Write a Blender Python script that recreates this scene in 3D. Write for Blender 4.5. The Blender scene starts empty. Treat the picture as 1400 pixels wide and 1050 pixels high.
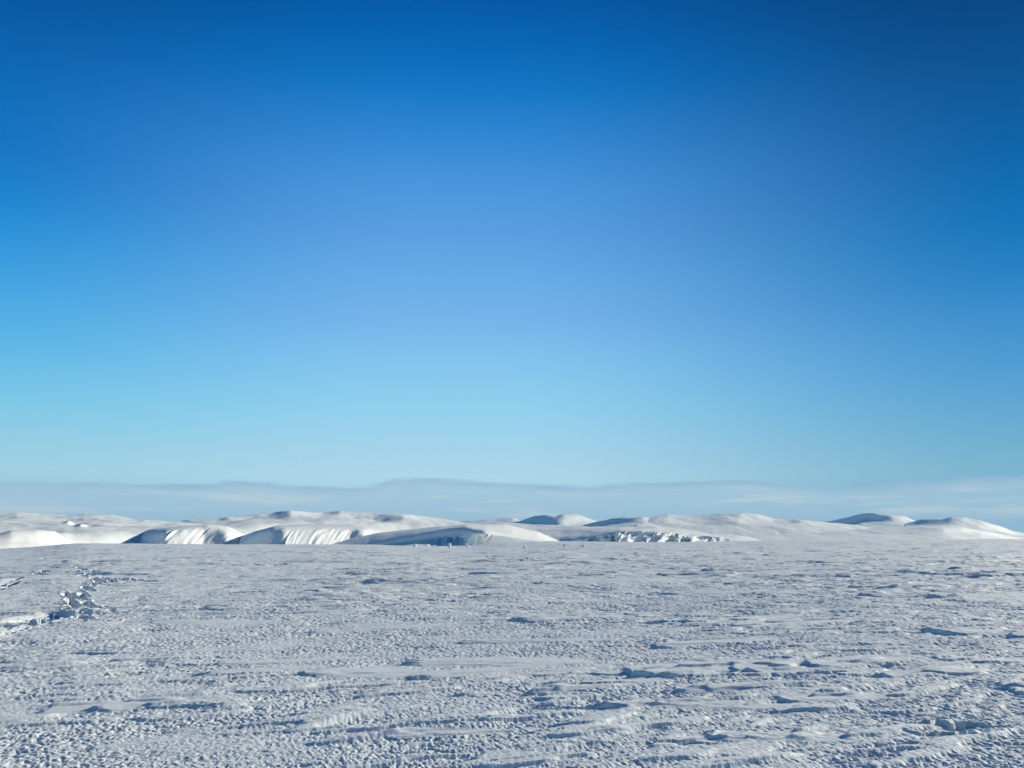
import bpy, math, random
import numpy as np

# ------------------------------------------------------------------ camera, light, sky
scene = bpy.context.scene
COL = scene.collection
FPX, HZ = 1078.0, 736.0            # focal length and true horizon row of the 1400 x 1050 photograph
EYE = 1.6
PITCH = math.atan((HZ - 525.0) / FPX)
SUN_EL, SUN_AZ = math.radians(18.5), math.radians(54.0)   # azimuth clockwise from straight ahead (+Y)

cam_d = bpy.data.cameras.new("camera")
cam = bpy.data.objects.new("camera", cam_d)
COL.objects.link(cam)
cam_d.sensor_width = 36.0
cam_d.lens = 36.0 * FPX / 1400.0
cam_d.clip_start, cam_d.clip_end = 0.05, 90000.0
cam.location = (0, 0, EYE)
cam.rotation_euler = (math.radians(90) + PITCH, 0, 0)
scene.camera = cam

sun_d = bpy.data.lights.new("sun", 'SUN')
sun_d.energy = 5.0
sun_d.angle = math.radians(0.5)
sun_d.color = (1.0, 0.955, 0.79)
sun = bpy.data.objects.new("sun", sun_d)
COL.objects.link(sun)
sun.rotation_euler = (math.radians(90) - SUN_EL, 0, math.radians(180) - SUN_AZ)

scene.view_settings.view_transform = 'Standard'
scene.view_settings.look = 'None'
scene.view_settings.exposure = 0.15
scene.view_settings.gamma = 1.0
scene.view_settings.use_curve_mapping = False


def lin(c):
    return tuple(((v / 255.0) / 12.92 if v / 255.0 <= 0.04045 else ((v / 255.0 + 0.055) / 1.055) ** 2.4) for v in c)


class NT:
    """tiny node-tree helper"""
    def __init__(self, tree):
        self.t = tree
        self.n = tree.nodes
        self.n.clear()

    def new(self, kind, **kw):
        nd = self.n.new(kind)
        for k, v in kw.items():
            setattr(nd, k, v)
        return nd

    def put(self, sock, v):
        if isinstance(v, bpy.types.NodeSocket):
            self.t.links.new(v, sock)
        else:
            sock.default_value = v

    def math(self, op, a, b=0.0, c=0.0, clamp=False):
        nd = self.new('ShaderNodeMath', operation=op, use_clamp=clamp)
        for s, v in zip(nd.inputs, (a, b, c)):
            self.put(s, v)
        return nd.outputs[0]

    def mix(self, f, a, b, blend='MIX'):
        nd = self.new('ShaderNodeMix', data_type='RGBA', blend_type=blend, clamp_factor=True)
        self.put(nd.inputs[0], f)
        self.put(nd.inputs[6], a)
        self.put(nd.inputs[7], b)
        return nd.outputs[2]

    def ramp(self, f, stops, interp='LINEAR'):
        nd = self.new('ShaderNodeValToRGB')
        r = nd.color_ramp
        r.interpolation = interp
        while len(r.elements) < len(stops):
            r.elements.new(0.5)
        for e, (p, c) in zip(r.elements, stops):
            e.position = p
            e.color = c if len(c) == 4 else (*c, 1)
        self.put(nd.inputs[0], f)
        return nd.outputs[0]

    def smooth(self, v, a, b, lo=0.0, hi=1.0):
        nd = self.new('ShaderNodeMapRange', interpolation_type='SMOOTHSTEP')
        for s, x in zip(nd.inputs, (v, a, b, lo, hi)):
            self.put(s, x)
        return nd.outputs[0]

    def noise(self, vec, scale, detail=4.0, rough=0.5):
        nd = self.new('ShaderNodeTexNoise')
        self.put(nd.inputs['Vector'], vec)
        nd.inputs['Scale'].default_value = scale
        nd.inputs['Detail'].default_value = detail
        nd.inputs['Roughness'].default_value = rough
        return nd.outputs[0]


def build_world():
    w = bpy.data.worlds.new("World")
    scene.world = w
    w.use_nodes = True
    t = NT(w.node_tree)
    sky = t.new('ShaderNodeTexSky', sky_type='NISHITA')
    sky.sun_disc = False
    sky.sun_elevation = SUN_EL
    sky.sun_rotation = SUN_AZ
    sky.altitude = 500
    sky.air_density = 1.0
    sky.dust_density = 0.3
    sky.ozone_density = 3.0
    tc = t.new('ShaderNodeTexCoord')
    sep = t.new('ShaderNodeSeparateXYZ')
    t.put(sep.inputs[0], tc.outputs['Generated'])
    X, Y, Z = sep.outputs
    zc = t.math('MAXIMUM', Z, 0.0)
    # clear polar air: colour by elevation, for the paler sector ahead and the deeper sectors beside it
    MID = [(735, (163, 200, 220)), (690, (168, 212, 227)), (655, (182, 221, 236)), (620, (170, 216, 238)), (560, (149, 211, 240)), (500, (134, 199, 240)),
           (440, (119, 181, 236)), (380, (104, 173, 233)), (320, (90, 159, 226)), (260, (74, 151, 222)), (200, (53, 137, 213)), (130, (16, 121, 200)),
           (65, (0, 103, 184)), (0, (0, 87, 166)), (-200, (0, 58, 118)), (-500, (0, 34, 74))]
    LEFT = [(735, (155, 198, 212)), (640, (164, 214, 229)), (550, (124, 202, 233)), (470, (88, 182, 231)), (400, (64, 166, 227)), (320, (30, 145, 216)),
            (270, (6, 130, 206)), (200, (0, 113, 193)), (130, (0, 106, 184)), (0, (0, 84, 160)), (-200, (0, 52, 108)), (-500, (0, 30, 68))]
    RIGHT = [(735, (140, 180, 200)), (640, (124, 182, 207)), (570, (100, 170, 210)), (500, (76, 155, 211)), (430, (56, 141, 205)), (370, (32, 128, 196)),
             (300, (0, 115, 184)), (200, (0, 98, 168)), (130, (0, 88, 155)), (0, (0, 68, 133)), (-200, (0, 46, 98)), (-500, (0, 30, 66))]

    def stops(cols, px):
        out = [(0.0, lin(cols[0][1]))]
        for py, c in cols[1:]:
            x, y, z = ray(px, py)
            out.append((max(0.001, float(z / math.sqrt(x * x + y * y + z * z))), lin(c)))
        return out
    az = t.math('ARCTAN2', X, Y)                     # 0 straight ahead, + to the right
    a = t.ramp(zc, stops(MID, 700))
    bl = t.ramp(zc, stops(LEFT, 15))
    br = t.ramp(zc, stops(RIGHT, 1385))
    clear = t.mix(t.smooth(az, math.radians(-2), math.radians(37)), a, br)
    clear = t.mix(t.smooth(az, math.radians(-6), math.radians(-40)), clear, bl)
    # ---- bank of low stratus along the horizon
    vec = t.new('ShaderNodeCombineXYZ')
    t.put(vec.inputs[0], t.math('MULTIPLY', az, 3.0))
    t.put(vec.inputs[1], t.math('MULTIPLY', zc, 40.0))
    prof = [(-60, 655), (0, 657), (100, 657), (200, 659), (260, 661), (310, 658), (345, 657), (390, 661), (470, 665), (515, 661), (530, 656),
            (552, 653), (620, 655), (700, 659), (790, 663), (840, 661), (885, 658), (950, 657), (1000, 655), (1030, 655),
            (1055, 659), (1100, 661), (1160, 664), (1215, 661), (1240, 657), (1280, 656), (1310, 652), (1350, 650), (1400, 648), (1460, 647)]
    fc = t.new('ShaderNodeFloatCurve')
    cur = fc.mapping.curves[0]
    pts = []
    for px, py in prof:
        pa = math.atan((px - 700) / (FPX * math.cos(PITCH) - (525 - py) * math.sin(PITCH) * -1 * -1))
        pe = ray_el(px, py)
        pts.append(((pa + 0.7) / 1.4, pe / 0.12))
    pts[0:0] = [(0.0, pts[0][1])]
    pts.append((1.0, pts[-1][1]))
    while len(cur.points) < len(pts):
        cur.points.new(0.5, 0.5)
    for p, (u, v) in zip(cur.points, pts):
        p.location = (u, v)
    fc.mapping.update()
    t.put(fc.inputs['Value'], t.math('DIVIDE', t.math('ADD', az, 0.7), 1.4, clamp=True))
    top = t.math('MULTIPLY', fc.outputs[0], 0.12)
    el = t.math('ARCSINE', zc)
    n1 = t.noise(vec.outputs[0], 3.0, 6.0, 0.6)
    n2 = t.noise(vec.outputs[0], 1.3, 5.0, 0.55)
    top = t.math('ADD', top, t.math('MULTIPLY', t.math('SUBTRACT', n1, 0.5), 0.007))
    v3 = t.new('ShaderNodeCombineXYZ')
    t.put(v3.inputs[0], t.math('MULTIPLY', az, 14.0))
    t.put(v3.inputs[1], t.math('MULTIPLY', zc, 160.0))
    v3.inputs[2].default_value = 2.1
    n3 = t.noise(v3.outputs[0], 1.0, 6.0, 0.62)
    top = t.math('ADD', top, t.math('MULTIPLY', t.math('SUBTRACT', n3, 0.5), 0.012))
    d = t.math('SUBTRACT', top, el)                  # >0 below the top of the bank
    edge = t.smooth(d, -0.0012, 0.0045)
    body = t.smooth(d, 0.0, 0.012)
    dens = t.math('MULTIPLY', edge, t.math('ADD', 0.10, t.math('MULTIPLY', t.math('ADD', n2, n3), 0.78)), clamp=True)
    grey = t.mix(body, (*lin((154, 191, 215)), 1), (*lin((171, 203, 222)), 1))
    shade = t.math('MULTIPLY', t.smooth(n3, 0.47, 0.62), t.smooth(d, 0.022, 0.004))
    grey = t.mix(t.math('MULTIPLY', shade, 0.35), grey, (*lin((142, 180, 206)), 1))
    streak = t.smooth(t.math('ADD', t.math('MULTIPLY', n2, 0.65), t.math('MULTIPLY', n3, 0.35)), 0.49, 0.60)
    streak = t.math('MULTIPLY', streak, t.smooth(d, 0.006, 0.016))
    grey = t.mix(t.math('MULTIPLY', streak, 0.75), grey, (*lin((198, 216, 222)), 1))
    out = t.mix(dens, clear, grey)
    # faint wisps above the bank
    vw = t.new('ShaderNodeCombineXYZ')
    t.put(vw.inputs[0], t.math('MULTIPLY', az, 2.0))
    t.put(vw.inputs[1], t.math('MULTIPLY', zc, 75.0))
    vw.inputs[2].default_value = 4.7
    nw = t.noise(vw.outputs[0], 1.6, 5.0, 0.55)
    wis = t.math('MULTIPLY', t.smooth(nw, 0.58, 0.75), t.smooth(el, 0.19, 0.10))
    wis = t.math('MULTIPLY', wis, t.smooth(az, -0.30, -0.52))
    out = t.mix(t.math('MULTIPLY', wis, 0.35), out, (*lin((170, 205, 220)), 1))
    bg = t.new('ShaderNodeBackground')
    fin = t.new('ShaderNodeMix', data_type='RGBA', blend_type='MULTIPLY')
    fin.inputs[0].default_value = 1.0
    t.put(fin.inputs[6], out)
    fin.inputs[7].default_value = (9.0, 9.0, 9.0, 1)
    fin.clamp_result = False
    add = t.new('ShaderNodeMix', data_type='RGBA', blend_type='MIX')
    add.inputs[0].default_value = 0.006
    t.put(add.inputs[6], fin.outputs[2])
    t.put(add.inputs[7], sky.outputs[0])
    t.put(bg.inputs[0], add.outputs[2])
    bg.inputs[1].default_value = 0.1
    wo = t.new('ShaderNodeOutputWorld')
    t.put(wo.inputs[0], bg.outputs[0])


def ray(px, py):
    """world direction of a photo pixel (arrays welcome)"""
    cx = (np.asarray(px, float) - 700.0) / FPX
    cy = (525.0 - np.asarray(py, float)) / FPX
    c, s = math.cos(PITCH), math.sin(PITCH)
    return cx, c - cy * s, s + cy * c


def ray_el(px, py):
    x, y, z = ray(px, py)
    return float(math.atan2(z, math.hypot(x, y)))


build_world()

# ------------------------------------------------------------------ numeric noise
_rs = np.random.RandomState(7)
_PERM = _rs.permutation(4096).astype(np.int32)
_GA = (_rs.rand(4096) * 2 * np.pi).astype(np.float32)
_GX, _GY = np.cos(_GA), np.sin(_GA)


def pn(x, y, seed=0):
    """gradient noise, roughly -0.7..0.7"""
    xi = np.floor(x)
    yi = np.floor(y)
    fx = (x - xi).astype(np.float32)
    fy = (y - yi).astype(np.float32)
    xi = xi.astype(np.int64)
    yi = yi.astype(np.int64)
    u = fx * fx * fx * (fx * (fx * 6 - 15) + 10)
    v = fy * fy * fy * (fy * (fy * 6 - 15) + 10)

    def g(ix, iy, dx, dy):
        h = _PERM[(_PERM[(ix + seed * 131) & 4095] + iy + seed * 57) & 4095]
        return _GX[h] * dx + _GY[h] * dy
    a = g(xi, yi, fx, fy)
    b = g(xi + 1, yi, fx - 1, fy)
    c = g(xi, yi + 1, fx, fy - 1)
    d = g(xi + 1, yi + 1, fx - 1, fy - 1)
    ab = a + u * (b - a)
    cd = c + u * (d - c)
    return ab + v * (cd - ab)


def fbm(x, y, octv=4, seed=0, gain=0.5, lac=2.07):
    s = 0
    a = 1.0
    for k in range(octv):
        s = s + a * pn(x, y, seed + k * 3)
        x = x * lac + 17.3
        y = y * lac - 9.1
        a *= gain
    return s


def sst(v, a, b):
    t = np.clip((v - a) / (b - a), 0, 1)
    return t * t * (3 - 2 * t)


def link(name, me, mat, kind=None):
    ob = bpy.data.objects.new(name, me)
    COL.objects.link(ob)
    me.materials.append(mat)
    if kind:
        ob['kind'] = kind
    return ob


def grid_mesh(name, P, mat, kind=None, wrap=False):
    """P: (rows, cols, 3) -> one smooth quad sheet"""
    R, Cn = P.shape[:2]
    me = bpy.data.meshes.new(name)
    me.vertices.add(R * Cn)
    me.vertices.foreach_set('co', np.ascontiguousarray(P, dtype=np.float32).ravel())
    r = np.arange(R - 1)[:, None]
    cN = Cn if wrap else Cn - 1
    c = np.arange(cN)[None, :]
    c2 = (c + 1) % Cn
    q = np.stack([r * Cn + c, (r + 1) * Cn + c, (r + 1) * Cn + c2, r * Cn + c2], -1).reshape(-1).astype(np.int32)
    nf = (R - 1) * cN
    me.loops.add(nf * 4)
    me.loops.foreach_set('vertex_index', q)
    me.polygons.add(nf)
    me.polygons.foreach_set('loop_start', np.arange(0, nf * 4, 4, dtype=np.int32))
    me.polygons.foreach_set('use_smooth', np.ones(nf, dtype=bool))
    me.update(calc_edges=True)
    return link(name, me, mat, kind)


# ------------------------------------------------------------------ materials
def snow_material(name, base, rough, bumps, var=0.03, vscale=0.3, spec=0.25):
    m = bpy.data.materials.new(name)
    m.use_nodes = True
    t = NT(m.node_tree)
    geo = t.new('ShaderNodeNewGeometry')
    pos = geo.outputs['Position']
    bs = t.new('ShaderNodeBsdfPrincipled')
    n = t.noise(pos, vscale, 5.0, 0.6)
    dark = tuple(v * (1 - var * 2.5) for v in base)
    c = t.ramp(n, [(0.3, dark), (0.7, base)])
    t.put(bs.inputs['Base Color'], c)
    bs.inputs['Roughness'].default_value = rough
    bs.inputs['Specular IOR Level'].default_value = spec
    prev = None
    for sc, dist, st in bumps:
        b = t.new('ShaderNodeBump')
        t.put(b.inputs['Height'], t.noise(pos, sc, 3.0, 0.6))
        b.inputs['Distance'].default_value = dist
        b.inputs['Strength'].default_value = st
        if prev is not None:
            t.put(b.inputs['Normal'], prev)
        prev = b.outputs[0]
    if prev is not None:
        t.put(bs.inputs['Normal'], prev)
    o = t.new('ShaderNodeOutputMaterial')
    t.put(o.inputs[0], bs.outputs[0])
    return m


M_FIELD = snow_material("wind_packed_snow", (0.82, 0.85, 0.86), 0.7, [(95.0, 0.006, 0.7)], 0.02, 0.8, 0.12)
M_HILL = snow_material("hill_snow", (0.94, 0.94, 0.91), 0.7, [(0.05, 2.0, 0.5)], 0.02, 0.004, 0.1)
M_BLOCK = snow_material("rime_snow", (0.9, 0.9, 0.9), 0.6, [(30.0, 0.01, 0.6)], 0.01, 5.0)

# ------------------------------------------------------------------ snowfield
WA = math.radians(24.0)                       # wind runs this way, from +X towards +Y
CW, SW = math.cos(WA), math.sin(WA)
HF = EYE * FPX


def on_field(px, py):
    """point of the flat field seen at photo pixel"""
    x, y, z = ray(px, py)
    k = -EYE / z
    return x * k, y * k


# how the plateau rim lies at each bearing, as the photo row of the rim
RIM = [(-400, 752), (0, 751), (60, 748), (100, 743), (200, 743.5), (300, 744.5), (420, 744.5), (520, 745), (570, 747), (640, 747),
       (700, 742), (760, 740), (830, 741), (900, 741.5), (1050, 739.5), (1200, 738), (1400, 737.5), (1800, 737)]
R_RIM = 240.0

# drifts: nose pixel (x, y), length of tail m, half width m, height m
DRIFTS = [(1262, 869, 1.6, .24, .13), (1196, 922, 1.0, .22, .085), (862, 925, 1.5, .3, .11), (812, 962, 1.3, .22, .075),
          (890, 886, 1.5, .30, .08), (545, 908, 1.6, .26, .06), (405, 922, 1.1, .30, .05),
          (560, 926, 1.0, .2, .04), (700, 854, 1.8, .25, .09), (935, 857, 2.0, .3, .08), (1010, 862, 2.0, .3, .06),
          (1275, 821, 3.5, .4, .16), (1175, 817, 3.0, .4, .12), (490, 796, 7.0, .8, .20), (640, 785, 9.0, 1.0, .16),
          (1105, 910, 1.2, .25, .07), (1010, 918, 1.0, .25, .06), (45, 972, .9, .10, .045), (120, 968, .8, .12, .04),
          (260, 925, .9, .1, .05), (110, 1015, .6, .08, .035), (620, 880, 1.6, .25, .06), (290, 910, 1.2, .12, .04),
          (1380, 872, 1.6, .3, .08), (1060, 952, .9, .2, .05), (960, 1000, .9, .22, .07),
          (520, 1000, .7, .16, .03), (1385, 940, 1.0, .25, .05), (1145, 795, 5.0, .7, .14), (905, 812, 3.0, .5, .1),
          (420, 868, 1.8, .2, .05), (200, 858, 1.3, .25, .04), (730, 800, 6.0, .6, .12), (960, 781, 8.0, .9, .16),
          (720, 946, 1.2, .2, .045), (915, 943, 1.0, .2, .05)]
# scoured hollows: pixel, half length, half width, depth
SCOOPS = [(1300, 976, .36, .12, .13), (1270, 988, .24, .08, .07), (1218, 1004, .26, .06, .06), (1180, 1016, .2, .05, .05),
          (930, 1006, .30, .045, .04), (1090, 935, .35, .04, .035), (800, 934, .5, .05, .05), (765, 962, .3, .05, .045),
          (1385, 1000, .3, .05, .04), (600, 1020, .25, .04, .03), (1215, 868, .7, .06, .05), (1165, 920, .4, .045, .04), (850, 884, .6, .06, .04)]


def prints():
    """foot holes of the broken trail: x, y, along, half length, half width, depth"""
    rnd = random.Random(5)
    P = []

    def path(pts, step, hl, hw, dep, jit):
        w = [on_field(*p) for p in pts]
        for (x0, y0), (x1, y1) in zip(w, w[1:]):
            L = math.hypot(x1 - x0, y1 - y0)
            n = max(1, int(round(L / step)))
            a = math.atan2(y1 - y0, x1 - x0)
            for k in range(n):
                f = (k + .5) / n
                P.append((x0 + (x1 - x0) * f + rnd.uniform(-jit, jit), y0 + (y1 - y0) * f + rnd.uniform(-jit, jit) * 1.6,
                          a + rnd.uniform(-.35, .35), hl * rnd.uniform(.75, 1.25), hw * rnd.uniform(.75, 1.25), dep * rnd.uniform(.6, 1.2)))
    for (px, py, dep, hl, hw) in [(97, 811, .22, .30, .12), (98, 820, .20, .30, .10), (105, 828, .26, .34, .14), (110, 833, .2, .25, .12),
                                  (120, 803, .2, .4, .08), (114, 811, .22, .4, .09), (116, 817, .2, .3, .10), (119, 823, .2, .3, .09),
                                  (127, 827, .16, .25, .12), (133, 831, .16, .2, .14), (112, 838, .18, .25, .12), (104, 843, .14, .25, .10),
                                  (88, 840, .20, .22, .16), (84, 845, .2, .2, .14), (80, 851, .22, .2, .18), (117, 848, .16, .18, .12),
                                  (134, 794, .22, .6, .12), (149, 794.5, .22, .5, .10), (127, 798, .14, .6, .08), (152, 838, .10, .15, .12),
                                  (115, 787, .2, .7, .12), (122, 784, .18, .8, .1), (131, 782, .2, .9, .14), (112, 779, .15, 1.2, .15),
                                  (60, 782, .2, 1.0, .16), (52, 785, .18, .8, .14), (140, 828, .1, .2, .1), (64, 845, .12, .2, .1)]:
        x, y = on_field(px, py)
        P.append((x, y, rnd.uniform(1.1, 1.9) if py > 800 else rnd.uniform(.6, 1.3), hl * 1.6, hw * 1.15, dep * 1.35))
    path([(-40, 900), (-5, 884)], .3, .3, .08, .14, .03)
    path([(-30, 868), (55, 850)], .5, .2, .06, .05, .10)
    path([(-30, 806), (8, 798)], .9, .4, .10, .12, .06)
    path([(10, 884), (60, 866)], .5, .15, .06, .05, .08)
    # deep boot holes dragged long towards the far side
    P = []
    HOLES = [(98, 812, 11, 8), (95, 818, 7, 5), (101, 823, 9, 5), (108, 829, 17, 9), (120, 804, 9, 4), (115, 811, 9, 5), (114, 817, 8, 4),
             (119, 823, 10, 5), (122, 828, 8, 4), (129, 831, 12, 4), (112, 839, 14, 4), (87, 842, 15, 5), (78, 846, 16, 7), (66, 849, 13, 7),
             (116, 848, 12, 5), (134, 795, 9, 6), (149, 794, 9, 5), (127, 799, 6, 3), (151, 838, 8, 2), (60, 853, 10, 4), (112, 780, 5, 3),
             (113, 788, 7, 2.5), (118, 785, 6, 2.5), (124, 786, 6, 2), (131, 782, 6, 2.5), (106, 782, 5, 1.5), (54, 784, 8, 2), (60, 786, 6, 2),
             (61, 782, 6, 1.5), (138, 838, 6, 2), (144, 829, 5, 2), (104, 848, 6, 3), (92, 834, 8, 3), (40, 862, 9, 3)]
    HOLES += [(157 + 5.2 * k + rnd.uniform(-1, 1), 793 + .15 * k, rnd.uniform(5, 7), rnd.uniform(1.3, 2.4)) for k in range(11)]
    for (px, py, wp, hp) in HOLES:
        x, y = on_field(px, py)
        d = math.hypot(x, y)
        P.append((x, y, math.atan2(y, x) + rnd.uniform(.03, .13), hp * d * d / (2 * HF) * .95, wp * d / (2 * FPX) * 1.05,
                  min(.26, .10 + .016 * wp), -2.0))
    for (px, py, hl, hw, dep) in SCOOPS:
        x, y = on_field(px, py)
        P.append((x, y, math.radians(9) + rnd.uniform(-.12, .12), hl, hw, dep * .6, -1.0))
    return P


# grooves dragged through the crust: photo points, half width, depth, raised bank
RUTS = [([(-60, 899), (0, 877), (30, 867), (52, 858), (62, 854)], .045, .16, .05),
        ([(-60, 888), (0, 866), (16, 860), (30, 855)], .06, .17, .05), ([(36, 852), (60, 845), (88, 838)], .06, .2, .05),
        ([(-60, 809), (0, 801), (16, 797)], .07, .16, .05), ([(-60, 815), (0, 805), (28, 797)], .06, .14, .04), ([(10, 798), (32, 792)], .06, .14, .05)]


def field_z(X, Y, sp):
    """height of the plateau at X, Y; sp = grid spacing there (limits the finest relief)"""
    X = X.astype(np.float64)
    Y = Y.astype(np.float64)

    def fade(lam):
        return np.clip((lam / sp - 1.2) / 1.6, 0, 1)
    r = np.hypot(X, Y)
    wv = .55 * pn(X / 7, Y / 7, 1) + .12 * pn(X / 1.7, Y / 1.7, 2)
    u = X * CW + Y * SW
    v = -X * SW + Y * CW + wv
    z = .16 * pn(u / 19, v / 11, 3) + .05 * pn(u / 6, v / 3.0, 4)
    farg = 1 + .9 * sst(r, 25, 120)
    # sastrugi: thin wind-cut ledges, sheared so that the side towards the camera's right is steep
    pres = sst(pn(X / 8.0, Y / 5.0, 5) + .35 * pn(X / 2.5, Y / 2.0, 6) + .12 * sst(X / (r + 1), -.3, .4), -.15, .35)
    smooth = np.zeros(z.shape)
    for k, (lu, lv, h, near) in enumerate([(7.0, 1.9, .075, 0.0), (2.6, .60, .044, .35), (1.1, .24, .024, .8), (.45, .10, .0055, 1.0)]):
        f = fade(lv) * (near + (1 - near) * sst(r, 12, 40))
        if not np.any(f > 0):
            continue
        s0 = pn(u / lu, v / lv, 60 + k)
        s1 = pn((u + .10 * lu * s0) / lu, (v + .42 * lv * s0) / lv, 60 + k) + .22 * pn(u / (lu * .3), v / (lv * .35), 64 + k)
        led = sst(s1, .10, .24)
        z += h * (led + .5 * np.maximum(s1, 0)) * (.30 + .9 * pres) * f
        smooth = np.maximum(smooth, led * (.35 + .6 * pres) * f * (.95 if k < 3 else .5))
    smooth = np.clip(smooth + .3 * sst(pn(u / 3, v / .8, 13), .12, .4), 0, 1)
    # placed drifts
    for (px, py, L, w, h) in DRIFTS:
        x0, y0 = on_field(px, py)
        R = L * 1.7 + .5
        m = (np.abs(X - x0) < R) & (np.abs(Y - y0) < R)
        if not m.any():
            continue
        L, w, h = L * 1.6, w * (.85 + .3 * math.sin(px * 1.7)), h * .6
        a = WA * .55 + .25 * math.sin(px * 3.1)
        ca, sa = math.cos(a), math.sin(a)
        dx, dy = X[m] - x0, Y[m] - y0
        du = dx * ca + dy * sa
        dv = -dx * sa + dy * ca
        sc = w * 1.2
        du = du + .6 * w * (pn(dv / sc + px, du / (3 * sc), 14) + .6 * pn(dv / sc * 3 + px, du / sc, 15) + .35 * pn(dv / sc * 8, du / sc * 3 + px, 27)) * 1.5
        curve = np.where(dv < 0, -dv / (.55 * w), dv / (1.5 * w))
        du = du - .75 * w * curve ** 1.3              # nose bows back at its flanks
        prof = sst(du, 0, .10 + .12 * w) * np.exp(-np.maximum(du, 0) / (L * .5))
        prof = prof * np.exp(-(curve / (1 + .6 * np.maximum(du, 0) / L)) ** 2.2)
        hh = h * np.clip(.95 + .9 * pn(dv / (w * .45) + px, du / (w * 2.5) + py, 19), .5, 1.4)
        z[m] += hh * prof
        z[m] -= .30 * h * np.exp(-((du + .25 * w + .1) / (.5 * w + .1)) ** 2) * np.exp(-curve ** 2)
        smooth[m] = np.maximum(smooth[m], sst(prof, .04, .20) * .97)
    # crust: little scales across the wind on the right, rounder pits on the left
    wgt = sst(X / (r + .1) + .35 * pn(X / 3, Y / 3, 23), -.25, .15)
    rough = 1 - .93 * smooth
    patch = .75 + .5 * sst(pn(X / 1.6, Y / 1.2, 26), -.3, .3)
    for k, (lam, amp) in enumerate([(.018, .0042), (.031, .0056), (.058, .0048), (.12, .0050), (.36, .010), (.75, .018)]):
        f = fade(lam * 1.3) * (1 if lam < .08 else .5 + .3 * sst(r, 8, 30) - .25 * sst(r, 30, 120))
        if not np.any(f > 0):
            continue
        f = f * (.85 if lam < .05 else 1 + .9 * sst(r, 9, 22) - .5 * sst(r, 50, 120))
        ga = pn(u / lam, v / (lam * 1.9), 40 + k)
        gi = pn(X / lam, Y / lam, 50 + k)
        g = ga * wgt + .85 * gi * (1 - wgt)
        if lam < .3:
            g = .55 * g + .42 * (sst(g, -.10, .16) - .5)     # small plates with crisp edges
        g = g - .35 * np.abs(g)                       # flat tops, deeper pits
        z += (1.75 + .3 * sst(r, 7, 12)) * amp * g * rough * patch * f
    # trail of boots that broke the crust
    zone = np.zeros(z.shape)
    dig = np.zeros(z.shape)
    heap = np.zeros(z.shape)
    for (x0, y0, a, hl, hw, dep, side) in PRINTS:
        m = (np.abs(X - x0) < hl * 2.5 + .6) & (np.abs(Y - y0) < hl * 2.5 + .6)
        if not m.any():
            continue
        dx, dy = X[m] - x0, Y[m] - y0
        du = dx * math.cos(a) + dy * math.sin(a)
        dv = -dx * math.sin(a) + dy * math.cos(a)
        nn = .35 * pn(dx / .11 + x0 * 7, dy / .11 + y0 * 5, 30) + .15 * pn(dx / .04 + x0, dy / .04, 31)
        sgn = -1.0 if math.cos(a) > 0 else 1.0
        win = sst(np.abs(du) / hl + .6 * nn, 1.15, .75) if side < -1.5 else np.exp(-(du / hl) ** 2)
        sv = -dv * sgn + (.10 * nn / .35 if side < -1.5 else 1.6 * pn(du / .16 + x0 * 7, dv / .3, 29) * hw)               # + on the side the sun comes from
        q = np.sqrt((du / hl) ** 2 + (dv / hw) ** 2)
        if side < -1.5:
            qq = (np.abs(du / hl) ** 4 + np.abs(dv / hw) ** 4) ** .25 + nn * .5
            dig[m] = np.maximum(dig[m], 1.7 * dep * sst(qq, 1.08, .90))
            heap[m] = np.maximum(heap[m], .028 * np.exp(-((qq - 1.35) / .25) ** 2) * sst(pn(dx / .2 + x0, dy / .35, 36), -.1, .3))
        else:
            dig[m] = np.maximum(dig[m], win * np.where(sv > 0, 0, dep * .95 * (1 - np.clip(-sv / (hw * 2.4), 0, 1))))
        zone[m] = np.maximum(zone[m], np.exp(-(q / 2.4) ** 2) * dep / .22 * (side < -1.5))
    for pts, hw, dep, bank in RUTS:
        w = [on_field(*p) for p in pts]
        for (x0, y0), (x1, y1) in zip(w, w[1:]):
            L = math.hypot(x1 - x0, y1 - y0)
            m = (X > min(x0, x1) - 1) & (X < max(x0, x1) + 1) & (Y > min(y0, y1) - 1) & (Y < max(y0, y1) + 1)
            if not m.any():
                continue
            dx, dy = X[m] - x0, Y[m] - y0
            ex, ey = (x1 - x0) / L, (y1 - y0) / L
            du = dx * ex + dy * ey
            sv = (dx * ey - dy * ex + .06 * pn(X[m] / .3, Y[m] / .3, 34) + .03 * pn(X[m] / .08, Y[m] / .08, 35))
            on = sst(du, -.05, .05) * sst(L - du, -.05, .05)
            dig[m] = np.maximum(dig[m], on * dep * .8 * sst(sv, .012, -.012) * (1 - np.clip(-sv / (9 * hw), 0, 1)))
            heap[m] = np.maximum(heap[m], on * bank * .3 * np.exp(-((np.abs(sv) / hw - 1.6) / .5) ** 2))
            zone[m] = np.maximum(zone[m], on * np.exp(-(sv / .25) ** 2) * .3)
    z += heap * (1 - sst(dig, 0, .03)) - dig
    z += zone * .034 * np.maximum(pn(X / .13, Y / .13, 32) + .4 * pn(X / .06, Y / .06, 33) - .12, 0)
    return z


PRINTS = prints()


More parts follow.
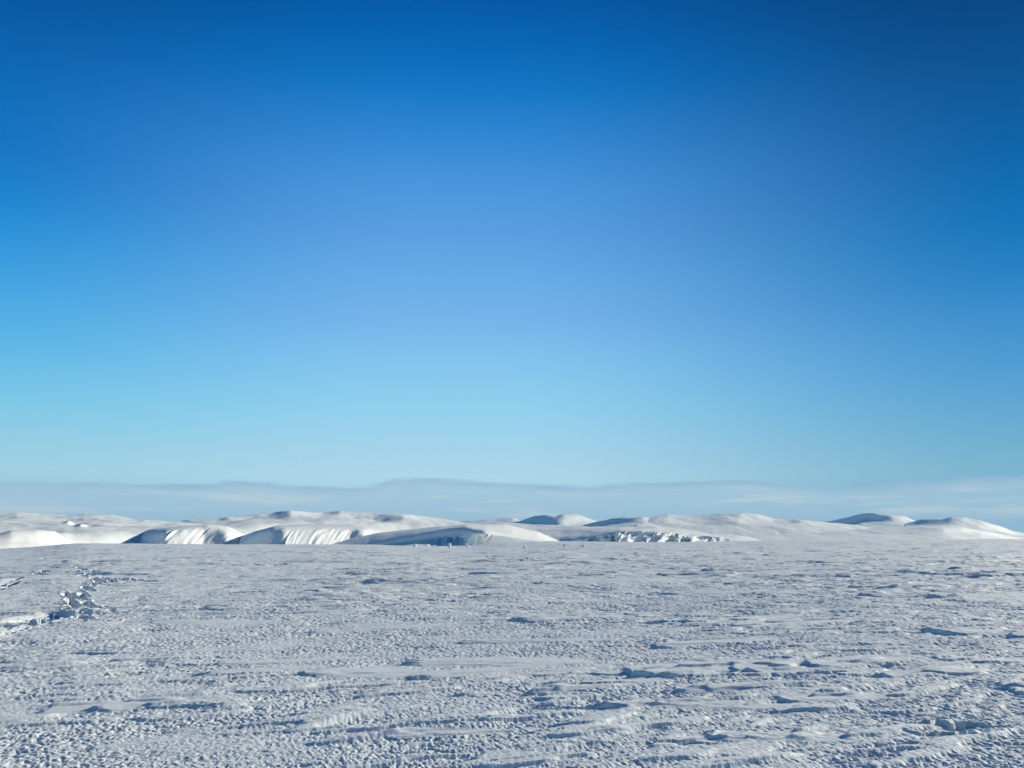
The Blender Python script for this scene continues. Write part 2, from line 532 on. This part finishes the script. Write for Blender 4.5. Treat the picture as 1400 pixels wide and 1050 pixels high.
def build_snowfield():
    inner = math.radians(43)
    step = math.radians(.063)
    th = np.arange(-inner, inner, step)
    mid = np.arange(inner + .001, math.radians(66), math.radians(.13))
    right = np.concatenate([mid, mid[-1] + (np.linspace(0, 1, 90)[1:] ** 1.4) * (math.pi - mid[-1])])
    th = np.concatenate([-right[::-1][1:], th, right])            # ccw seam at straight behind
    r = [.25]
    while r[-1] < 1.6:
        r.append(r[-1] + .012 + .004 * r[-1])
    while r[-1] < 4.0:
        r.append(r[-1] * 1.0032)
    while r[-1] < 60:
        r.append(r[-1] * 1.0014)
    while r[-1] < 330:
        r.append(r[-1] * 1.0021)
    while r[-1] < 1500:
        r.append(r[-1] * 1.03)
    while r[-1] < 9800:
        r.append(r[-1] * 1.12)
    r = np.array(r)
    out = np.zeros((len(r), len(th), 3), np.float32)
    px_of = 700 + FPX / math.cos(PITCH) * np.tan(np.clip(th, -1.2, 1.2))
    rimrow = np.interp(px_of, [a for a, b in RIM], [b for a, b in RIM])
    zr = []
    for p, q in zip(px_of, rimrow):
        pc = min(max(p, -300), 1700)
        x, y, z = ray(pc, q)
        zr.append(EYE + R_RIM * float(z) / math.hypot(float(x), float(y)))
    zr = np.array(zr)
    kw = np.hanning(61)
    zr = np.convolve(np.pad(zr, 30, mode='edge'), kw / kw.sum(), 'valid')
    blend = sst(np.abs(th), math.radians(45), math.radians(80))
    zr = zr * (1 - blend)
    for a in range(0, len(r), 200):
        rr = r[a:a + 200][:, None]
        X = rr * np.sin(th)[None, :]
        Y = rr * np.cos(th)[None, :]
        sp = np.maximum(rr * math.radians(.07), .004) * np.ones_like(X)
        sp = np.where(rr < 4.0, np.maximum(sp, .0032 * rr), sp)
        sp = sp * (1 + .8 * sst(np.abs(th), inner, inner + .03) + 60 * sst(np.abs(th), math.radians(65), math.radians(90)))[None, :]
        z = field_z(X, Y, sp)
        f = np.clip(rr / R_RIM, 0, 1)
        z = z * (1 - sst(rr, 900, 2500)) + zr[None, :] * f ** 1.7
        z += -.5 * np.exp(-((rr - 135) / 30) ** 2) * np.exp(-((px_of[None, :] - 735) / 90) ** 2)
        over = np.maximum(rr - R_RIM, 0)
        z -= 170 * (1 - np.exp(-(over / 700.0) ** 1.6))
        out[a:a + 200, :, 0] = X
        out[a:a + 200, :, 1] = Y
        out[a:a + 200, :, 2] = z
    global ground_h

    def ground_h(x, y):
        i = min(int(np.searchsorted(r, math.hypot(x, y))), len(r) - 1)
        j = int(np.abs(th - math.atan2(x, y)).argmin())
        return float(out[i, j, 2])
    return grid_mesh("snowfield", out[::-1], M_FIELD, 'structure')


build_snowfield()


# ------------------------------------------------------------------ hills
def hill(name, lo, hi, curves, back=1500.0, cols=None, relief=1.0, lam=120.0, ribs=None, dk=16.0, turn=0.0, seed=0, sub=None, zbase=-150.0):
    """loft through curves listed from crest (far) to foot (near).
    curve = (distances, rows): lists of (photo x, distance) and (photo x, photo row).
    All distances in metres along the ground."""
    cols = cols or int((hi - lo) * 2.2)
    px = np.linspace(lo, hi, cols)
    x, y, _ = ray(px, np.full(cols, 730.0))
    az = np.arctan2(x, y)
    R, Z = [], []
    for dist, rows in curves:
        D = np.interp(px, [a for a, b in dist], [b for a, b in dist]) if isinstance(dist, list) else np.full(cols, float(dist))
        if isinstance(rows, list):
            q = np.interp(px, [a for a, b in rows], [b for a, b in rows])
        else:
            q = np.full(cols, float(rows))
        def blur(V, wpx):
            k = max(2, int(wpx * 2.2))
            ker = np.hanning(2 * k + 1)
            ker /= ker.sum()
            return np.convolve(np.pad(V, k, mode='reflect', reflect_type='odd'), ker, 'valid')
        q = blur(q, 4.0)
        D = blur(D, dk) * (1 + turn * (px - (lo + hi) / 2) / FPX)
        rx, ry, rz = ray(px, q)
        R.append(D)
        Z.append(EYE + D * rz / np.hypot(rx, ry))
    # back and foot
    R = [R[0] + back, R[0] + back * .35] + R
    Z = [Z[0] * 0 + zbase, Z[0] - np.maximum(Z[0] - zbase, 20) * .22] + Z
    foot = np.minimum(Z[-1] - 5, zbase)
    R.append(R[-1] - (Z[-1] - foot) * 2.2)
    Z.append(foot)
    R, Z = np.array(R), np.array(Z)
    n = len(R)
    sub = sub or 26
    # monotone-ish cubic interpolation between the curves
    ts = np.linspace(0, n - 1, (n - 1) * sub + 1)
    i = np.minimum(ts.astype(int), n - 2)
    f = (ts - i)[:, None]
    def herm(V):
        s = V[1:] - V[:-1]
        m = np.zeros_like(V)
        m[1:-1] = np.where(s[1:] * s[:-1] > 0, 2 * s[1:] * s[:-1] / (s[1:] + s[:-1] + 1e-9), 0)
        m[0], m[-1] = s[0], s[-1]
        a, b, ma, mb = V[i], V[i + 1], m[i], m[i + 1]
        return (2 * f**3 - 3 * f**2 + 1) * a + (f**3 - 2 * f**2 + f) * ma + (-2 * f**3 + 3 * f**2) * b + (f**3 - f**2) * mb
    RR, ZZ = herm(R), herm(Z)
    tt = (ts[:, None] - 2) * np.ones((1, cols))           # 0 = crest, 1 = next curve ...
    PX = px[None, :] * np.ones_like(RR)
    if ribs:
        for rb in ribs:
            RR, ZZ = rb(PX, tt, RR, ZZ)
    XX = RR * np.sin(az)[None, :]
    YY = RR * np.cos(az)[None, :]
    env = sst(tt, -.9, .3)
    ZZ = ZZ + relief * env * (lam * .035 * fbm(XX / lam, YY / (lam * 1.5), 4, seed + 40))
    ends = np.minimum(sst(PX, lo, lo + .04 * (hi - lo) + 2), sst(PX, hi, hi - .04 * (hi - lo) - 2))
    ZZ = zbase + (ZZ - zbase) * (.0 + 1.0 * ends)
    P = np.stack([XX, YY, ZZ], -1)
    return grid_mesh(name, P, M_HILL, 'structure')


def gullies(t0, t1, a, b, wpx, amp, lean=0.0, seed=0, sharp=1.0, soft=.25):
    """ribs and gullies running down the face between curves t0 and t1, photo x from a to b"""
    def fn(PX, T, RR, ZZ):
        m = sst(T, t0, t0 + soft) * (1 - sst(T, t1 + .8, t1 + 1.2)) * sst(PX, a, a + 2.0 * wpx) * sst(PX, b, b - 2.0 * wpx)
        s = PX + lean * (T - t0)
        s = s + .8 * wpx * pn(s / (wpx * 3.1), T * .7, seed + 5)
        n = pn(s / wpx, T * 1.1, seed) + .40 * pn(s / (wpx * .45), T * 1.9, seed + 1) + .22 * pn(s / (wpx * .2), T * 4.0, seed + 2)
        n = n * (.35 + 1.3 * sst(pn(s / (wpx * 4.3), T * .5, seed + 6), -.35, .35))
        n = np.sign(n) * np.abs(n * 1.6) ** sharp
        return RR + amp * m * n, ZZ
    return fn


def bump(px, t, wx, wt, dz):
    """a rise or hollow on the face"""
    def fn(PX, T, RR, ZZ):
        return RR, ZZ + dz * np.exp(-((PX - px) / wx) ** 2 - ((T - t) / wt) ** 2)
    return fn


# farthest to nearest
hill("snow_hill", 600, 790, [(8000, [(600, 716), (640, 712), (665, 711), (700, 707), (712, 710), (730, 713), (790, 716)]),
                             (7600, [(600, 722), (790, 722)])], relief=1.2, lam=500, seed=1, turn=0.5)
hill("snow_hill", 668, 900,
     [([(680, 7600), (740, 7300), (765, 7150), (820, 7700), (900, 7900)], [(668, 722), (690, 716), (712, 712), (724, 707), (733, 704.5), (746, 704), (760, 706), (770, 703.5), (790, 704), (802, 708), (818, 713), (836, 711), (850, 713), (900, 720)]),
      ([(680, 7300), (740, 7050), (766, 6500), (790, 6900), (820, 7400), (900, 7600)], [(668, 724), (700, 719), (740, 714), (766, 713), (800, 714), (900, 722)]),
      (6300, 726)], relief=1.0, lam=420, seed=2, turn=0.3)
hill("snow_hill", 1115, 1300,
     [([(1115, 7000), (1195, 6200), (1230, 6300), (1300, 6900)], [(1115, 722), (1125, 714), (1140, 711.5), (1160, 708), (1180, 703.5), (1195, 702), (1220, 703), (1235, 706), (1250, 711), (1266, 716), (1300, 722)]),
      ([(1115, 6700), (1180, 6150), (1195, 6150), (1225, 6050), (1250, 6200), (1300, 6500)], [(1115, 724), (1180, 714), (1220, 714), (1250, 716), (1300, 723)]),
      (5400, 722)], relief=1.2, lam=300, seed=3, turn=.6)
hill("snow_hill", 1228, 1440,
     [([(1228, 5600), (1240, 5500), (1305, 4900), (1350, 5000), (1440, 5600)], [(1228, 718), (1240, 715.5), (1262, 711), (1280, 710), (1291, 710), (1303, 706.5), (1318, 707), (1340, 712), (1365, 719), (1385, 726), (1400, 728), (1440, 733)]),
      ([(1228, 5300), (1240, 5200), (1306, 4550), (1330, 4560), (1350, 4600), (1440, 5200)], [(1228, 720), (1245, 719.5), (1300, 715), (1340, 720), (1365, 726), (1390, 732), (1440, 738)]),
      (4300, [(1228, 722), (1300, 720), (1360, 730), (1440, 742)])], relief=1.2, lam=260, seed=4, turn=.6)
hill("snow_hill", 225, 720,
     [([(225, 3900), (318, 3600), (370, 3650), (392, 3450), (445, 3650), (462, 3500), (560, 3500), (720, 4300)],
       [(225, 718), (245, 714), (256, 711.5), (298, 710), (310, 706.5), (345, 705), (368, 702), (382, 699), (395, 697.5), (412, 699), (440, 701), (450, 700), (463, 698), (480, 700), (500, 702.5), (516, 702.5), (540, 702), (560, 703), (580, 707), (600, 711), (622, 714), (660, 717), (720, 722)]),
      ([(225, 3500), (318, 3300), (365, 3350), (392, 3180), (470, 3200), (490, 3200), (540, 3080), (560, 3060), (620, 3300), (720, 3800)],
       [(225, 721), (310, 714), (370, 708), (395, 706), (430, 708), (480, 709), (510, 712), (550, 707), (580, 711), (640, 717), (720, 724)]),
      ([(225, 2700), (720, 2900)], [(225, 724), (400, 715), (500, 715), (600, 717), (720, 724)])],
     relief=1.3, lam=230, seed=5, turn=1.0, ribs=[bump(520, 1.2, 12, .5, -5), bump(480, .8, 14, .4, -4)])
hill("snow_hill", 850, 1320,
     [([(850, 4300), (960, 4100), (1015, 3900), (1060, 4000), (1095, 3700), (1200, 3900), (1320, 4500)],
       [(850, 722), (868, 716), (885, 710), (900, 705.5), (914, 703), (945, 705), (970, 705), (985, 703), (1015, 701), (1035, 703), (1058, 708.5), (1080, 710.5), (1096, 710), (1128, 713), (1180, 720), (1230, 728), (1290, 735), (1320, 740)]),
      ([(885, 3650), (970, 3600), (1000, 3540), (1060, 3560), (1095, 3450), (1200, 3600), (1320, 4000)],
       [(885, 718), (960, 716), (1010, 712), (1060, 717), (1096, 718), (1150, 722), (1230, 733), (1320, 742)]),
      ([(885, 3200), (1320, 3000)], [(885, 728), (980, 727), (1060, 724), (1100, 724), (1200, 732), (1320, 743)])],
     relief=1.1, lam=190, seed=6, turn=1.2)
hill("snow_hill", 780, 1010,
     [([(780, 4000), (872, 3300), (905, 3350), (1010, 3900)], [(780, 724), (795, 719), (812, 713.5), (835, 709.5), (858, 707.5), (880, 706.5), (898, 708.5), (920, 714), (940, 721), (975, 729), (1010, 733)]),
      ([(780, 3800), (870, 3000), (890, 2950), (930, 3050), (1010, 3500)], [(780, 725), (820, 719), (880, 713), (930, 722), (1010, 736)]),
      (2700, [(780, 727), (880, 722), (940, 728), (1010, 738)])], relief=1.5, lam=170, seed=7, turn=.7)
hill("snow_hill", 1010, 1450,
     [([(1010, 2700), (1230, 2500), (1290, 2450), (1320, 2450), (1400, 3000)], [(1010, 734), (1060, 731), (1120, 729), (1160, 725), (1200, 722), (1250, 720), (1290, 719), (1318, 721), (1350, 726.5), (1378, 732), (1400, 737), (1450, 750)]),
      ([(1010, 2400), (1230, 2250), (1290, 2100), (1400, 2600)], [(1010, 738), (1100, 735), (1200, 730), (1290, 726), (1340, 730), (1400, 742)]),
      (1900, [(1010, 744), (1100, 742), (1200, 738), (1300, 736), (1400, 750)])], relief=.8, lam=120, seed=8, turn=1.3, zbase=-120)
# left massif with its top falling to the cliff edges
hill("snow_hill", -260, 420,
     [([(-260, 2300), (0, 2200), (110, 2150), (250, 2000), (420, 2300)], [(-260, 712), (-100, 708), (0, 703), (20, 701.5), (60, 703.5), (88, 705), (112, 703.5), (150, 706), (180, 709.5), (240, 714), (270, 717), (340, 724), (420, 735)]),
      ([(-260, 1900), (0, 1800), (90, 1750), (130, 1700), (300, 1700), (420, 1900)], [(-260, 722), (0, 716), (90, 715), (140, 715), (240, 719), (300, 722), (420, 738)]),
      ([(-260, 1300), (80, 1150), (200, 1250), (300, 1300), (420, 1500)], [(-260, 738), (0, 730), (100, 732), (150, 730), (220, 728), (320, 730), (420, 745)])],
     relief=1.5, lam=130, seed=9, turn=.5, zbase=-120,
     ribs=[bump(102, 1.15, 9, .10, -9), bump(92, 1.05, 5, .12, 5), bump(122, 1.5, 9, .10, -7), bump(110, 1.45, 6, .12, 4)])
# central ridge with the row of ribbed cliffs
hill("snow_hill", 640, 1080,
     [([(640, 2000), (700, 1950), (900, 1800), (1080, 2000)], [(640, 718), (680, 714), (700, 715), (730, 717), (770, 719), (830, 721), (870, 720.5), (895, 720), (930, 724.5), (970, 730), (1010, 732), (1045, 738), (1080, 750)]),
      ([(640, 1550), (700, 1500), (766, 1420), (790, 1390), (832, 1310), (850, 1305), (900, 1355), (960, 1435), (1005, 1500), (1080, 1600)],
       [(640, 738), (700, 738), (766, 738), (790, 735.5), (820, 731.5), (848, 727), (880, 726.5), (900, 727), (925, 728.5), (950, 731), (975, 733.5), (1005, 737), (1035, 743), (1080, 755)]),
      ([(640, 1520), (700, 1470), (766, 1400), (790, 1365), (832, 1275), (850, 1272), (900, 1322), (960, 1405), (1005, 1472), (1080, 1575)],
       [(640, 744), (766, 742), (850, 743), (1000, 744), (1080, 746)])],
     relief=1.0, lam=90, seed=10, dk=5, zbase=-100,
     ribs=[gullies(1.0, 2.0, 775, 1010, 15, 21, lean=4, seed=60, sharp=.45)])
# cliff row on the left: first wall, second wall
hill("snow_hill", 165, 352,
     [([(165, 1500), (230, 1420), (290, 1380), (352, 1500)], [(165, 735), (200, 724), (240, 720.5), (285, 717), (310, 720), (352, 738)]),
      ([(165, 1310), (192, 1255), (226, 1190), (250, 1203), (280, 1233), (296, 1232), (310, 1226), (322, 1242), (335, 1280), (352, 1370)],
       [(165, 748), (190, 738), (202, 731), (214, 727), (232, 724), (262, 721.5), (282, 719.5), (300, 722), (318, 727), (332, 736), (352, 744)]),
      ([(165, 1285), (192, 1220), (226, 1140), (250, 1154), (280, 1184), (296, 1183), (310, 1178), (322, 1196), (335, 1245), (352, 1350)],
       [(165, 746), (178, 746), (352, 748)])],
     relief=.4, lam=40, seed=11, dk=7, zbase=-90, ribs=[gullies(1.0, 2.0, 205, 340, 7, 2.3, lean=22, seed=64)])
hill("snow_hill", 318, 560,
     [([(318, 1400), (420, 1330), (500, 1330), (560, 1400)], [(318, 738), (345, 728), (380, 719), (420, 717), (480, 717), (520, 720), (560, 727)]),
      ([(318, 1180), (332, 1155), (368, 1082), (388, 1074), (440, 1112), (480, 1150), (496, 1152), (506, 1170), (560, 1250)],
       [(318, 745), (330, 740), (342, 732), (356, 726), (374, 722), (400, 722), (440, 722), (480, 722), (505, 724), (530, 728), (560, 734)]),
      ([(318, 1150), (332, 1122), (368, 1038), (388, 1028), (440, 1067), (480, 1108), (496, 1106), (506, 1128), (560, 1215)],
       [(318, 748), (560, 748)])],
     relief=.4, lam=40, seed=12, dk=9, zbase=-90, ribs=[gullies(1.0, 2.0, 345, 520, 6, 2.0, lean=16, seed=70)])
# nearer whaleback with the long shaded flank
hill("snow_hill", 425, 800,
     [([(425, 1250), (520, 1200), (640, 1120), (700, 1120), (800, 1200)], [(425, 750), (440, 744.5), (455, 739), (480, 734.5), (500, 731), (520, 728), (560, 724), (600, 720.5), (640, 718), (690, 717.5), (735, 727), (768, 741), (800, 752)]),
      ([(425, 1050), (500, 930), (560, 860), (640, 790), (660, 800), (800, 950)], [(425, 753), (470, 749), (505, 745), (540, 738), (565, 732.5), (600, 726), (636, 720.5), (665, 721.5), (700, 726), (735, 735), (765, 745), (800, 756)]),
      ([(425, 1040), (500, 920), (560, 840), (600, 810), (640, 765), (660, 740), (800, 850)], [(425, 756), (500, 748), (560, 741), (600, 735), (640, 731), (665, 730), (700, 734), (740, 740), (800, 748)]),
      ([(425, 1000), (500, 850), (560, 715), (600, 730), (640, 755), (660, 765), (700, 775), (800, 850)], [(425, 758), (500, 752), (600, 749), (800, 752)])],
     relief=.5, lam=45, seed=13, dk=9, zbase=-80, ribs=[gullies(2.0, 3.0, 575, 680, 7, 7, lean=8, seed=77)])
# bright knoll at the far left, just beyond the rim
hill("snow_hill", -60, 110,
     [([(-60, 480), (20, 495), (60, 525), (110, 600)], [(-60, 735), (0, 729), (15, 725), (50, 724), (74, 726.5), (84, 732), (95, 741), (110, 752)]),
      ([(-60, 415), (15, 432), (55, 452), (75, 470), (110, 545)], [(-60, 748), (0, 741), (40, 740), (70, 742), (95, 745), (110, 757)]),
      ([(-60, 400), (110, 430)], [(-60, 756), (110, 760)])],
     relief=.35, lam=40, seed=14, dk=9, zbase=-60)


# ------------------------------------------------------------------ small rimed blocks standing along the rim
def block(px, py, dist, w, h, lean, shape, seed, label):
    x, y, _ = ray(px, py)
    a = math.atan2(x, y)
    bx, by = dist * math.sin(a), dist * math.cos(a)
    zb = ground_h(bx, by)
    rnd = np.random.RandomState(seed)
    ns, nr = 20, 15
    V = []
    for k in range(nr):
        t = k / (nr - 1)
        prof = (1.12 - .28 * t) if t < .9 else (1.12 - .28 * t) * math.sqrt(max(0, 1 - ((t - .9) / .1) ** 2 * .85))
        if k == nr - 1:
            prof = .05
        sx = sy = 1.0
        ox = lean * t * h
        if shape == 'foot' and t < .35:
            sx, ox = 1.75, ox + w * .38
        if shape == 'cap' and t > .62:
            sx, ox = 1.45, ox - w * .28
        for j in range(ns):
            b = 2 * math.pi * j / ns
            cb, sb = math.cos(b), math.sin(b)
            q = (abs(cb) ** 3.2 + abs(sb) ** 3.2) ** (-1 / 3.2)
            n = 1 + .16 * float(pn(np.array([cb * 1.4 + seed]), np.array([sb * 1.4 + t * 3.1]), 3)[0]) * 2
            V.append((w / 2 * prof * q * n * cb * sx + ox, w / 2 * .9 * prof * q * n * sb * sy, t * h - .12))
    me = bpy.data.meshes.new("snow_block")
    F = []
    for k in range(nr - 1):
        for j in range(ns):
            j2 = (j + 1) % ns
            F.append((k * ns + j, k * ns + j2, (k + 1) * ns + j2, (k + 1) * ns + j))
    F.append(tuple((nr - 1) * ns + j for j in range(ns)))
    F.append(tuple(reversed(range(ns))))
    me.from_pydata(V, [], F)
    me.polygons.foreach_set('use_smooth', [True] * len(F))
    ob = link("snow_block", me, M_BLOCK)
    ob.location = (bx, by, zb)
    ob['label'] = label
    ob['category'] = 'snow block'
    ob['group'] = 'small white snow blocks standing along the edge of the snowfield'


block(567, 748.5, 190, .75, 1.0, 0.0, '', 3, "small squat white snow block standing left of the others, before the long blue shadow")
block(614.5, 748.5, 190, .72, 1.25, 0.0, '', 5, "tallest upright white snow block, standing at the left end of a dark shadow strip")
block(640.5, 748.5, 190, .62, 1.15, -.55, '', 8, "white snow block leaning to the left at the right end of the dark shadow strip")
block(716.5, 751.5, 150, .38, .72, 0.0, 'foot', 12, "narrow white snow block with a low foot to its right, on the pale snow band")
block(772.5, 751.8, 150, .38, .70, 0.0, 'cap', 15, "white snow block with its top jutting left, above a dark hollow")
block(797.5, 751.2, 150, .52, .36, 0.0, '', 19, "lowest and flattest white snow block, rightmost of the six blocks")


# ------------------------------------------------------------------ thin arctic air that pales the far hills
def build_haze():
    me = bpy.data.meshes.new("haze")
    hx, z0, z1 = 11500.0, -176.0, 238.0
    V = [(sx * hx, sy * hx, z) for z in (z0, z1) for sx, sy in ((-1, -1), (1, -1), (1, 1), (-1, 1))]
    F = [(3, 2, 1, 0), (4, 5, 6, 7), (0, 1, 5, 4), (1, 2, 6, 5), (2, 3, 7, 6), (3, 0, 4, 7)]
    me.from_pydata(V, [], F)
    m = bpy.data.materials.new("haze_air")
    m.use_nodes = True
    t = NT(m.node_tree)
    v = t.new('ShaderNodeVolumePrincipled')
    v.inputs['Color'].default_value = (.28, .64, 1.0, 1)
    v.inputs['Density'].default_value = 4.2e-5
    o = t.new('ShaderNodeOutputMaterial')
    t.put(o.inputs['Volume'], v.outputs[0])
    link("haze", me, m, 'stuff')


build_haze()
